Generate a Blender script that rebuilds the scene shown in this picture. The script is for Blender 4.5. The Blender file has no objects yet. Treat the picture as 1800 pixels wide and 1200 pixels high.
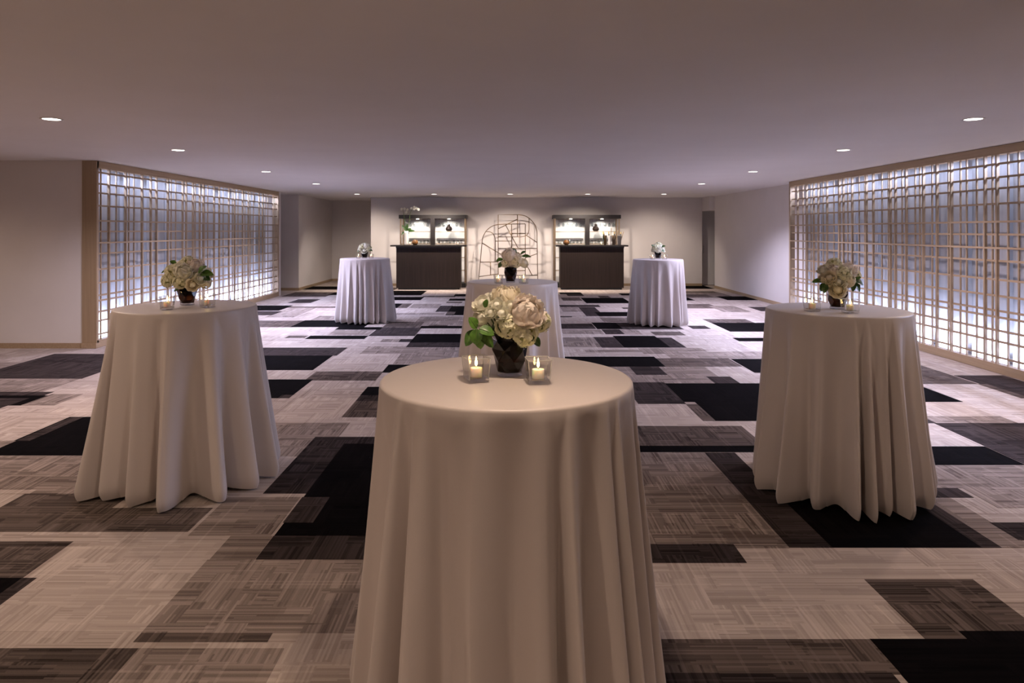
import bpy, math, random
import numpy as np
from mathutils import Vector, Matrix

R = math.radians
scene = bpy.context.scene
col = scene.collection

# ------------------------------------------------------------------ camera
CAMH, F, VX, VY = 1.543, 1200.0, 890.0, 405.0     # eye height, focal length in pixels, vanishing point
cam_d = bpy.data.cameras.new('camera')
cam = bpy.data.objects.new('camera', cam_d)
col.objects.link(cam)
cam.location = (0, 0, CAMH)
cam.rotation_euler = (R(90), 0, 0)
cam_d.sensor_width = 36.0
cam_d.lens = 24.0
cam_d.shift_x = (900 - VX) / 1800.0
cam_d.shift_y = -(600 - VY) / 1800.0
cam_d.clip_start = 0.05
cam_d.clip_end = 100
scene.camera = cam

# ------------------------------------------------------------------ world, exposure
w = bpy.data.worlds.new('world')
scene.world = w
w.use_nodes = True
w.node_tree.nodes['Background'].inputs[0].default_value = (0.02, 0.018, 0.017, 1)
w.node_tree.nodes['Background'].inputs[1].default_value = 0.3
scene.view_settings.view_transform = 'Standard'
scene.view_settings.look = 'None'
scene.view_settings.gamma = 1.0
scene.view_settings.use_curve_mapping = False
scene.view_settings.exposure = -0.17
try:
    scene.cycles.max_bounces = 8
    scene.cycles.diffuse_bounces = 5
    scene.cycles.transparent_max_bounces = 16
    scene.cycles.sample_clamp_indirect = 6.0
    scene.cycles.caustics_reflective = False
    scene.cycles.caustics_refractive = False
except Exception:
    pass

CEIL = 2.46
WARM = (1.0, 0.71, 0.50)
NEARC = (1.0, .745, .56)
LED = (0.55, 0.64, 1.0)
NEUTRAL = (.77, .73, 1.0)
WASHC = (1.0, .84, .73)
DOWN_W = 200.0       # watts of a downlight lamp
WASH_W = 470.0       # watts of the downlights along the bar wall
LED_W = 500.0        # strip along the foot of a lattice screen
LEDTOP_W = 13.0
LEDFILL_W = 200.0  # added fill aimed out into the room
LEDBACK_W = 26.0


def light(name, kind, loc, energy, color, rot=(0, 0, 0), **kw):
    d = bpy.data.lights.new(name, kind)
    d.energy = energy
    d.color = color
    for k, v in kw.items():
        setattr(d, k, v)
    o = bpy.data.objects.new(name, d)
    col.objects.link(o)
    o.location = loc
    o.rotation_euler = rot
    return o


# LED strips and an added outward fill in the hollow behind each lattice screen (x of lattice, direction into the hollow, y range)
SL_X, SL_Y0, SL_Y1 = -5.36, 8.945, 16.1
SR_X, SR_Y0, SR_Y1 = 5.305, 4.2, 12.81
for sx, s, y0, y1 in ((SL_X, -1, SL_Y0 + .1, SL_Y1 - .1), (SR_X, 1, SR_Y0 + .1, SR_Y1 - .1)):
    L = y1 - y0
    k = L / 7.0
    ym = (y0 + y1) / 2
    light('led_strip_light_foot', 'AREA', (sx + s * .17, ym, .05), LED_W * k, LED, (0, R(180 + s * 80), 0), spread=R(160),
          shape='RECTANGLE', size=.05, size_y=L)
    light('led_strip_light_head', 'AREA', (sx + s * .12, ym, 2.40), LEDTOP_W * k, LED, (0, R(-s * 40), 0), spread=R(110),
          shape='RECTANGLE', size=.05, size_y=L)
    light('led_fill_light_out', 'AREA', (sx + s * .20, ym, 2.37), LEDFILL_W * k, LED, (0, R(s * 48), 0), spread=R(84),  # added fill, throws blue light on the carpet and table sides
          shape='RECTANGLE', size=.05, size_y=L)
    light('led_strip_light_rear', 'AREA', (sx + s * .42, ym, .05), LEDBACK_W * k, LED, (0, R(180 + s * 30), 0), spread=R(100),
          shape='RECTANGLE', size=.05, size_y=L)
    light('led_strip_light_rear_head', 'AREA', (sx + s * .42, ym, 2.40), LEDBACK_W * .5 * k, LED, (0, R(-s * 30), 0), spread=R(100),
          shape='RECTANGLE', size=.05, size_y=L)


# ------------------------------------------------------------------ materials
def mat(name, base=(.8, .8, .8), rough=.5, metal=0.0, **kw):
    m = bpy.data.materials.new(name)
    m.use_nodes = True
    b = m.node_tree.nodes['Principled BSDF']
    b.inputs['Base Color'].default_value = (*base, 1)
    b.inputs['Roughness'].default_value = rough
    b.inputs['Metallic'].default_value = metal
    for k, v in kw.items():
        b.inputs[k.replace('_', ' ')].default_value = v
    return m


def nodes(m):
    return m.node_tree.nodes, m.node_tree.links, m.node_tree.nodes['Principled BSDF']


def noise_color(m, c1, c2, scale=(1, 1, 1), nscale=5.0, detail=4.0, bump=0.0, bdist=.002):
    n, l, b = nodes(m)
    g = n.new('ShaderNodeNewGeometry')
    mp = n.new('ShaderNodeMapping')
    mp.inputs['Scale'].default_value = scale
    l.new(g.outputs['Position'], mp.inputs['Vector'])
    t = n.new('ShaderNodeTexNoise')
    t.inputs['Scale'].default_value = nscale
    t.inputs['Detail'].default_value = detail
    l.new(mp.outputs[0], t.inputs['Vector'])
    cr = n.new('ShaderNodeValToRGB')
    cr.color_ramp.elements[0].position = .3
    cr.color_ramp.elements[1].position = .7
    cr.color_ramp.elements[0].color = (*c1, 1)
    cr.color_ramp.elements[1].color = (*c2, 1)
    l.new(t.outputs['Fac'], cr.inputs[0])
    l.new(cr.outputs[0], b.inputs['Base Color'])
    if bump:
        bp = n.new('ShaderNodeBump')
        bp.inputs['Strength'].default_value = bump
        bp.inputs['Distance'].default_value = bdist
        l.new(t.outputs['Fac'], bp.inputs['Height'])
        l.new(bp.outputs[0], b.inputs['Normal'])
    return m


def emis(name, color, strength):
    m = bpy.data.materials.new(name)
    m.use_nodes = True
    n, l = m.node_tree.nodes, m.node_tree.links
    n.remove(n['Principled BSDF'])
    e = n.new('ShaderNodeEmission')
    e.inputs[0].default_value = (*color, 1)
    e.inputs[1].default_value = strength
    l.new(e.outputs[0], n['Material Output'].inputs[0])
    return m


def thin_glass(name, tint=(1, 1, 1), fres=1.5, rough=.02, mul=1.0):
    m = bpy.data.materials.new(name)
    m.use_nodes = True
    n, l = m.node_tree.nodes, m.node_tree.links
    n.remove(n['Principled BSDF'])
    tr = n.new('ShaderNodeBsdfTransparent')
    tr.inputs[0].default_value = (*tint, 1)
    gl = n.new('ShaderNodeBsdfGlossy')
    gl.inputs['Roughness'].default_value = rough
    lw = n.new('ShaderNodeLayerWeight')
    lw.inputs[0].default_value = .5
    pw = n.new('ShaderNodeMath'); pw.operation = 'POWER'; pw.inputs[1].default_value = 3.0
    ma = n.new('ShaderNodeMath'); ma.operation = 'MULTIPLY_ADD'
    ma.inputs[1].default_value = .75
    ma.inputs[2].default_value = ((fres - 1) / (fres + 1)) ** 2 + .012
    l.new(lw.outputs['Facing'], pw.inputs[0])
    l.new(pw.outputs[0], ma.inputs[0])
    mx = n.new('ShaderNodeMixShader')
    l.new(ma.outputs[0], mx.inputs[0])
    l.new(tr.outputs[0], mx.inputs[1])
    l.new(gl.outputs[0], mx.inputs[2])
    l.new(mx.outputs[0], n['Material Output'].inputs[0])
    return m


def carpet_mat(name, dark, lite, contrast=1.0):
    """Tufted carpet: blocks of thin parallel lines that change direction, over the tone of the patch."""
    m = bpy.data.materials.new(name)
    m.use_nodes = True
    n, l, b = nodes(m)
    b.inputs['Roughness'].default_value = .95
    b.inputs['Specular IOR Level'].default_value = .02
    g = n.new('ShaderNodeNewGeometry')

    def brick(vec, wd, ht, off=.37, seedshift=(0, 0, 0), rot=0):
        mp = n.new('ShaderNodeMapping')
        mp.inputs['Location'].default_value = seedshift
        mp.inputs['Rotation'].default_value = (0, 0, rot)
        l.new(vec, mp.inputs['Vector'])
        t = n.new('ShaderNodeTexBrick')
        t.offset = off
        t.squash = 1.6
        t.squash_frequency = 3
        t.inputs['Scale'].default_value = 1.0
        t.inputs['Mortar Size'].default_value = 0.0
        t.inputs['Brick Width'].default_value = wd
        t.inputs['Row Height'].default_value = ht
        t.inputs['Color1'].default_value = (0, 0, 0, 1)
        t.inputs['Color2'].default_value = (1, 1, 1, 1)
        t.inputs['Mortar'].default_value = (.5, .5, .5, 1)
        l.new(mp.outputs[0], t.inputs['Vector'])
        return t.outputs['Color']

    def math_(op, a, bb=None, c=None):
        x = n.new('ShaderNodeMath')
        x.operation = op
        for i, v in enumerate((a, bb, c)):
            if v is None:
                continue
            if isinstance(v, (int, float)):
                x.inputs[i].default_value = v
            else:
                l.new(v, x.inputs[i])
        return x.outputs[0]

    P = g.outputs['Position']
    lx = brick(P, .42, .0085, .41, (3.1, 1.7, 0))
    ly = brick(P, .36, .0085, .29, (1.3, 4.4, 0), math.pi / 2)
    bx = brick(P, .31, .045, .33, (.4, .9, 0))
    by = brick(P, .27, .052, .43, (2.4, .2, 0), math.pi / 2)
    mk = brick(P, .19, .13, .31, (7.7, 3.3, 0))
    mk2 = brick(P, .23, .17, .47, (5.2, 8.1, 0), math.pi / 2)
    sel = math_('GREATER_THAN', math_('ADD', mk, mk2), 1.0)
    mixl = n.new('ShaderNodeMix'); mixl.data_type = 'FLOAT'
    l.new(sel, mixl.inputs[0]); l.new(lx, mixl.inputs[2]); l.new(ly, mixl.inputs[3])
    mixb = n.new('ShaderNodeMix'); mixb.data_type = 'FLOAT'
    l.new(sel, mixb.inputs[0]); l.new(bx, mixb.inputs[2]); l.new(by, mixb.inputs[3])
    # occasional long pale or dark lines across everything
    ll = math_('GREATER_THAN', brick(P, 1.3, .012, .5, (1.1, 2.9, 0)), .94)
    lv = math_('GREATER_THAN', brick(P, 1.1, .012, .5, (6.1, 1.9, 0), math.pi / 2), .95)
    nt = n.new('ShaderNodeTexNoise')
    nt.inputs['Scale'].default_value = 260
    l.new(P, nt.inputs['Vector'])
    v = math_('MULTIPLY', mixl.outputs[0], .42)
    v = math_('MULTIPLY_ADD', mixb.outputs[0], .30, v)
    v = math_('MULTIPLY_ADD', mk, .12, v)
    v = math_('MULTIPLY_ADD', nt.outputs['Fac'], .18, v)
    v = math_('MULTIPLY_ADD', ll, .16, v)
    v = math_('MULTIPLY_ADD', lv, .16, v)
    oi = n.new('ShaderNodeObjectInfo')
    v = math_('ADD', v, math_('MULTIPLY_ADD', oi.outputs['Random'], .16, -.08))
    mr = n.new('ShaderNodeMapRange')
    mr.inputs['From Min'].default_value = .5 - .5 / contrast
    mr.inputs['From Max'].default_value = .5 + .5 / contrast
    l.new(v, mr.inputs['Value'])
    mc = n.new('ShaderNodeMix'); mc.data_type = 'RGBA'
    mc.inputs[6].default_value = (*dark, 1)
    mc.inputs[7].default_value = (*lite, 1)
    l.new(mr.outputs[0], mc.inputs[0])
    l.new(mc.outputs[2], b.inputs['Base Color'])
    bp = n.new('ShaderNodeBump')
    bp.inputs['Strength'].default_value = .35
    bp.inputs['Distance'].default_value = .003
    l.new(v, bp.inputs['Height'])
    l.new(bp.outputs[0], b.inputs['Normal'])
    return m


def wood(name, c1, c2, rough=.45, along='Z'):
    m = mat(name, c1, rough)
    sc = {'Z': (60, 60, 1.2), 'Y': (60, 1.2, 60), 'X': (1.2, 60, 60)}[along]
    return noise_color(m, c1, c2, sc, 1.0, 5.0, .08, .001)


M = {}
M['ceiling'] = noise_color(mat('ceiling_paint', rough=.9), (.73, .71, .70), (.76, .74, .73), nscale=1.5)
M['wall'] = noise_color(mat('wall_paint', rough=.75), (.64, .60, .575), (.67, .63, .605), nscale=2.0)
M['white_door'] = noise_color(mat('door_paint', rough=.5), (.60, .585, .58), (.63, .61, .60), nscale=3.0)
M['oak'] = wood('oak_trim', (.30, .21, .125), (.38, .275, .17), .5, 'Y')
M['oakv'] = wood('oak_post', (.285, .20, .12), (.36, .26, .16), .5, 'Z')
M['bar_wood'] = wood('dark_stained_veneer', (.020, .0135, .0115), (.033, .023, .019), .6, 'Z')
M['bar_wood'].node_tree.nodes['Principled BSDF'].inputs['Specular IOR Level'].default_value = .15
M['bar_dark'] = wood('dark_stained_beam', (.010, .007, .006), (.016, .011, .009), .45, 'X')
M['stone_top'] = noise_color(mat('black_worktop', rough=.25), (.018, .015, .014), (.03, .026, .024), nscale=40)
M['bronze'] = noise_color(mat('bronze_tube', rough=.38, metal=1.0), (.40, .30, .20), (.50, .38, .26), nscale=30)
M['brass'] = noise_color(mat('brass_rod', rough=.35, metal=1.0), (.15, .10, .06), (.21, .145, .085), nscale=30)
M['steel'] = noise_color(mat('brushed_steel', rough=.3, metal=1.0), (.45, .45, .46), (.55, .55, .56), nscale=30)
M['white_gloss'] = noise_color(mat('white_back_panel', rough=.3), (.80, .80, .79), (.84, .84, .83), nscale=3)
M['black'] = noise_color(mat('black_laminate', rough=.5), (.012, .011, .011), (.02, .018, .018), nscale=20)
M['cloth'] = mat('champagne_satin_cloth', (.47, .405, .355), .43, Sheen_Weight=.25, Sheen_Roughness=.4)
M['cloth'].node_tree.nodes['Principled BSDF'].inputs['Specular IOR Level'].default_value = .45
noise_color(M['cloth'], (.48, .425, .40), (.51, .452, .426), (1, 1, 1), 900.0, 2.0, .12, .0006)
M['clear_glass'] = thin_glass('clear_glass', (.985, .98, .97), 1.45)
M['thick_glass'] = thin_glass('thick_clear_glass', (.90, .89, .87), 1.8, .05)
def edge_highlight_glass():
    m = thin_glass('edge_highlight', (.93, .92, .90), 1.6, .08)
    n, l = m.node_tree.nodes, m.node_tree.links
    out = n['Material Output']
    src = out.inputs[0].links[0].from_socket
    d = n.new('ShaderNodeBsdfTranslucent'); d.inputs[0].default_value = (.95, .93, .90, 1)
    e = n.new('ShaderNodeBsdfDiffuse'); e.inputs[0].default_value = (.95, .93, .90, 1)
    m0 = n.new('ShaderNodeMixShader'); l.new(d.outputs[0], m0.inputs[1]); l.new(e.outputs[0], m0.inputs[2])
    m1 = n.new('ShaderNodeMixShader'); m1.inputs[0].default_value = .42  # white mixed into the glass stands in for bright edge highlights
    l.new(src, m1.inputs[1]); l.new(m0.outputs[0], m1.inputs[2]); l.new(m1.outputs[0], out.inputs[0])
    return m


M['edge_highlight'] = edge_highlight_glass()
M['stem_glass'] = thin_glass('stemware_glass', (.90, .92, .92), 1.6)
M['vase'] = thin_glass('smoked_brown_glass', (.11, .045, .014), 1.25, .03)
M['vase_clear'] = thin_glass('vase_clear_foot', (.85, .84, .84), 1.6, .05)
M['wax'] = mat('candle_wax', (.86, .80, .66), .45, Subsurface_Weight=.7, Subsurface_Scale=.03)
M['wax'].node_tree.nodes['Principled BSDF'].inputs['Subsurface Radius'].default_value = (1.0, .6, .25)
M['wick'] = mat('wick', (.02, .015, .01), .9)
M['flame'] = emis('candle_flame', (1.0, .68, .27), 40.0)
M['lens'] = emis('downlight_lens', (1.0, .93, .84), 9.0)
M['puck'] = emis('shelf_puck_lens', (1.0, .93, .84), 14.0)
M['led'] = emis('led_tape', LED, 6.0)
M['trim_white'] = mat('white_trim_ring', (.72, .70, .68), .5)
M['leaf'] = noise_color(mat('green_leaf', rough=.38), (.035, .095, .012), (.10, .22, .03), nscale=60, bump=.1)
M['leaf_dark'] = noise_color(mat('dark_leaf', rough=.38), (.018, .05, .010), (.045, .11, .02), nscale=60, bump=.1)
M['hydrangea_heart'] = mat('hydrangea_heart', (.42, .44, .20), .8)
M['stem'] = mat('green_stem', (.10, .16, .04), .6)


def petal_mat(name, c1, c2):
    m = noise_color(mat(name, rough=.6), c1, c2, nscale=45, detail=3)
    n, l, b = nodes(m)
    t = n.new('ShaderNodeBsdfTranslucent')
    l.new(b.inputs['Base Color'].links[0].from_socket, t.inputs[0])
    mx = n.new('ShaderNodeMixShader')
    mx.inputs[0].default_value = .28
    l.new(b.outputs[0], mx.inputs[1])
    l.new(t.outputs[0], mx.inputs[2])
    l.new(mx.outputs[0], n['Material Output'].inputs[0])
    return m


M['peony'] = petal_mat('blush_peony_petal', (.90, .81, .72), (.95, .89, .82))
M['white_petal'] = petal_mat('ivory_petal', (.86, .84, .70), (.93, .92, .82))
M['hydrangea'] = petal_mat('cream_hydrangea_petal', (.82, .80, .56), (.92, .90, .72))
M['cream_petal'] = petal_mat('cream_rose_petal', (.87, .79, .60), (.93, .87, .72))


def louver_mat():
    m = bpy.data.materials.new('frosted_louver')
    m.use_nodes = True
    n, l = m.node_tree.nodes, m.node_tree.links
    n.remove(n['Principled BSDF'])
    d = n.new('ShaderNodeBsdfDiffuse'); d.inputs[0].default_value = (.56, .56, .56, 1)
    t = n.new('ShaderNodeBsdfTranslucent'); t.inputs[0].default_value = (.55, .56, .58, 1)
    g = n.new('ShaderNodeBsdfGlossy'); g.inputs[0].default_value = (.8, .8, .8, 1); g.inputs['Roughness'].default_value = .35
    geo = n.new('ShaderNodeNewGeometry')
    mp = n.new('ShaderNodeMapping'); mp.inputs['Scale'].default_value = (30, 30, .8)
    nt = n.new('ShaderNodeTexNoise'); nt.inputs['Scale'].default_value = 1.0
    l.new(geo.outputs['Position'], mp.inputs[0]); l.new(mp.outputs[0], nt.inputs['Vector'])
    cr = n.new('ShaderNodeValToRGB')
    cr.color_ramp.elements[0].color = (.29, .29, .30, 1)
    cr.color_ramp.elements[1].color = (.44, .44, .44, 1)
    l.new(nt.outputs['Fac'], cr.inputs[0]); l.new(cr.outputs[0], d.inputs[0])
    m1 = n.new('ShaderNodeMixShader'); m1.inputs[0].default_value = .07
    m2 = n.new('ShaderNodeMixShader'); m2.inputs[0].default_value = .10
    l.new(d.outputs[0], m1.inputs[1]); l.new(t.outputs[0], m1.inputs[2])
    l.new(m1.outputs[0], m2.inputs[1]); l.new(g.outputs[0], m2.inputs[2])
    l.new(m2.outputs[0], n['Material Output'].inputs[0])
    return m


M['louver'] = louver_mat()
CARPET = {
    'L': carpet_mat('carpet_pale', (.225, .180, .158), (.50, .43, .385), 1.05),
    'P': carpet_mat('carpet_palest', (.27, .218, .19), (.54, .465, .415), 1.05),
    'M': carpet_mat('carpet_taupe', (.085, .065, .056), (.335, .275, .242), 1.3),
    'N': carpet_mat('carpet_brown', (.028, .021, .018), (.150, .118, .103), 1.35),
    'D': carpet_mat('carpet_charcoal', (.011, .0082, .008), (.060, .047, .045), 1.3),
    'K': carpet_mat('carpet_black', (.0010, .0008, .0010), (.0055, .0042, .0046), 1.2),
}


# ------------------------------------------------------------------ mesh helpers
class MB:
    def __init__(self):
        self.v, self.f, self.n = [], [], 0

    def add(self, verts, faces):
        verts = np.asarray(verts, dtype=float).reshape(-1, 3)
        self.v.append(verts)
        k = self.n
        self.f.extend([tuple(i + k for i in fc) for fc in faces])
        self.n += len(verts)
        return self

    def box(self, x0, x1, y0, y1, z0, z1):
        v = [(x, y, z) for x in (x0, x1) for y in (y0, y1) for z in (z0, z1)]
        f = [(0, 1, 3, 2), (4, 6, 7, 5), (0, 4, 5, 1), (2, 3, 7, 6), (0, 2, 6, 4), (1, 5, 7, 3)]
        return self.add(v, f)

    def lathe(self, prof, seg=24, center=(0, 0, 0), power=None):
        """prof: [(r, z)...] revolved about z; r == 0 closes the end."""
        cx, cy, cz = center
        vs, rows = [], []
        for r, z in prof:
            if r < 1e-6:
                rows.append([len(vs)]); vs.append((cx, cy, cz + z))
            else:
                row = []
                for i in range(seg):
                    a = 2 * math.pi * i / seg
                    row.append(len(vs)); vs.append((cx + r * math.cos(a), cy + r * math.sin(a), cz + z))
                rows.append(row)
        fs = []
        for a, b in zip(rows[:-1], rows[1:]):
            if len(a) == 1 and len(b) == 1:
                continue
            for i in range(seg):
                j = (i + 1) % seg
                if len(a) == 1:
                    fs.append((a[0], b[j], b[i]))
                elif len(b) == 1:
                    fs.append((a[i], a[j], b[0]))
                else:
                    fs.append((a[i], a[j], b[j], b[i]))
        return self.add(vs, fs)

    def tube(self, pts, r, seg=8, cap=True):
        pts = [Vector(p) for p in pts]
        rr = r if isinstance(r, (list, tuple)) else [r] * len(pts)
        vs, fs = [], []
        up = None
        for i, p in enumerate(pts):
            t = (pts[min(i + 1, len(pts) - 1)] - pts[max(i - 1, 0)]).normalized()
            if up is None:
                up = Vector((0, 0, 1)) if abs(t.z) < .9 else Vector((0, 1, 0))
            a = t.cross(up).normalized()
            bb = a.cross(t).normalized()
            up = bb
            for k in range(seg):
                an = 2 * math.pi * k / seg
                vs.append(p + (a * math.cos(an) + bb * math.sin(an)) * rr[i])
        for i in range(len(pts) - 1):
            for k in range(seg):
                k2 = (k + 1) % seg
                fs.append((i * seg + k, i * seg + k2, (i + 1) * seg + k2, (i + 1) * seg + k))
        if cap:
            fs.append(tuple(range(seg))[::-1])
            fs.append(tuple((len(pts) - 1) * seg + k for k in range(seg)))
        return self.add([tuple(v) for v in vs], fs)

    def grid(self, P, close_u=False):
        """P: array (nu, nv, 3)."""
        nu, nv = P.shape[:2]
        fs = []
        for i in range(nu if close_u else nu - 1):
            i2 = (i + 1) % nu
            for j in range(nv - 1):
                fs.append((i * nv + j, i2 * nv + j, i2 * nv + j + 1, i * nv + j + 1))
        return self.add(P.reshape(-1, 3), fs)

    def mesh(self, name, m=None, smooth=False):
        me = bpy.data.meshes.new(name)
        v = np.concatenate(self.v) if self.v else np.zeros((0, 3))
        me.from_pydata(v.tolist(), [], self.f)
        me.update()
        if smooth:
            me.polygons.foreach_set('use_smooth', [True] * len(me.polygons))
        if m is not None:
            me.materials.append(m)
        return me

    def build(self, name, m=None, parent=None, smooth=False, loc=None):
        return link(name, self.mesh(name, m, smooth), parent, loc)


def link(name, me, parent=None, loc=None):
    o = bpy.data.objects.new(name, me)
    col.objects.link(o)
    if parent is not None:
        o.parent = parent
    if loc is not None:
        o.location = loc
    return o


def thing(name, label, cat, loc=(0, 0, 0), group=None, rz=0):
    o = bpy.data.objects.new(name, None)
    col.objects.link(o)
    o.location = loc
    o.rotation_euler = (0, 0, rz)
    o.empty_display_size = .1
    return tag(o, label, cat, group)


def tag(o, label, cat, group=None):
    o['label'] = label
    o['category'] = cat
    if group:
        o['group'] = group
    return o


def struct(name, mb, m, parent=None, smooth=False):
    o = mb.build(name, m, parent, smooth)
    if parent is None:
        o['kind'] = 'structure'
    return o


def bevel(o, wd, seg=2):
    b = o.modifiers.new('bevel', 'BEVEL')
    b.width = wd
    b.segments = seg
    b.limit_method = 'ANGLE'
    return o


def floor_y(py):                      # depth of a floor point seen at picture row py
    return F * CAMH / (py - VY)


def at(px, py, y):                    # point at depth y seen at picture point px, py
    return Vector(((px - VX) * y / F, y, CAMH - (py - VY) * y / F))


# ------------------------------------------------------------------ setting: shell
FX0, FX1, FY0, FY1 = -9.0, 7.2, -5.0, 21.6
floor = struct('floor', MB().box(FX0, FX1, FY0, FY1, -.12, 0.0), CARPET['L'])
struct('ceiling', MB().box(FX0, FX1, FY0, FY1, CEIL, CEIL + .12), M['ceiling'])
struct('wall_left', MB().box(-9.12, -9.0, FY0, 9.065, 0, CEIL), M['wall'])
struct('wall_left_return', MB().box(-9.0, -5.553, 8.945, 9.065, 0, CEIL), M['wall'])
struct('wall_left_hollow', MB().box(-6.12, -6.0, 9.065, 16.25, 0, CEIL), M['wall'])
struct('wall_left_alcove_and_baffle', MB().box(-7.3, -7.18, 16.25, 17.55, 0, CEIL).box(-7.3, -5.37, 16.13, 16.25, 0, CEIL), M['wall'])  # second box added to block strip light at the screen's end
struct('wall_left_far', MB().box(-7.3, -5.34, 17.55, 20.9, 0, CEIL), M['wall'])
struct('wall_far', MB().box(-3.77, 5.45, 19.0, 19.15, 0, CEIL).box(-3.77, -3.62, 19.15, 20.9, 0, CEIL), M['wall'])
struct('wall_far_recess', MB().box(-5.34, -3.62, 20.9, 21.02, 0, CEIL), M['wall'])
struct('wall_right_far', MB().box(5.6, 5.75, 12.86, 18.35, 0, CEIL).box(5.45, 6.5, 18.35, 19.6, 2.08, CEIL), M['wall'])
struct('wall_right_hollow_and_baffle', MB().box(5.90, 6.02, 4.1, 12.86, 0, CEIL).box(5.6, 6.02, 12.8, 12.86, 0, CEIL), M['wall'])  # short end piece added to keep strip light off the far wall
struct('wall_right', MB().box(5.32, 6.02, FY0, 4.1, 0, CEIL), M['wall'])
struct('wall_back', MB().box(-9.12, 6.02, FY0 - .12, FY0, 0, CEIL), M['wall'])
struct('wall_door_recess', MB().box(6.3, 6.42, 18.35, 19.72, 0, 2.08).box(5.75, 6.42, 18.25, 18.35, 0, 2.08), M['wall'])
d1 = struct('door_1', MB().box(5.47, 6.3, 19.3, 19.34, .01, 2.08), M['white_door'])
MB().box(5.465, 5.50, 19.27, 19.3, .01, 2.08).build('door_frame', M['white_door'], d1)
MB().box(5.56, 5.59, 19.285, 19.3, .9, 1.12).build('push_plate', M['steel'], d1)
bb = 0.07
struct('baseboard_left', MB().box(-9.0, -5.553, 8.93, 8.945, 0, bb), M['oak'])
struct('baseboard_left_far', MB().box(-5.34, -5.325, 17.55, 20.9, 0, bb).box(-7.18, -5.325, 17.535, 17.55, 0, bb), M['oak'])
struct('baseboard_far_recess', MB().box(-5.325, -3.62, 20.885, 20.9, 0, bb).box(-3.785, -3.77, 19.0, 20.885, 0, bb), M['oak'])
struct('baseboard_far', MB().box(-3.785, 5.45, 18.985, 19.0, 0, bb), M['oak'])
struct('baseboard_right_far', MB().box(5.585, 5.6, 12.86, 18.35, 0, bb), M['oak'])

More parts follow.
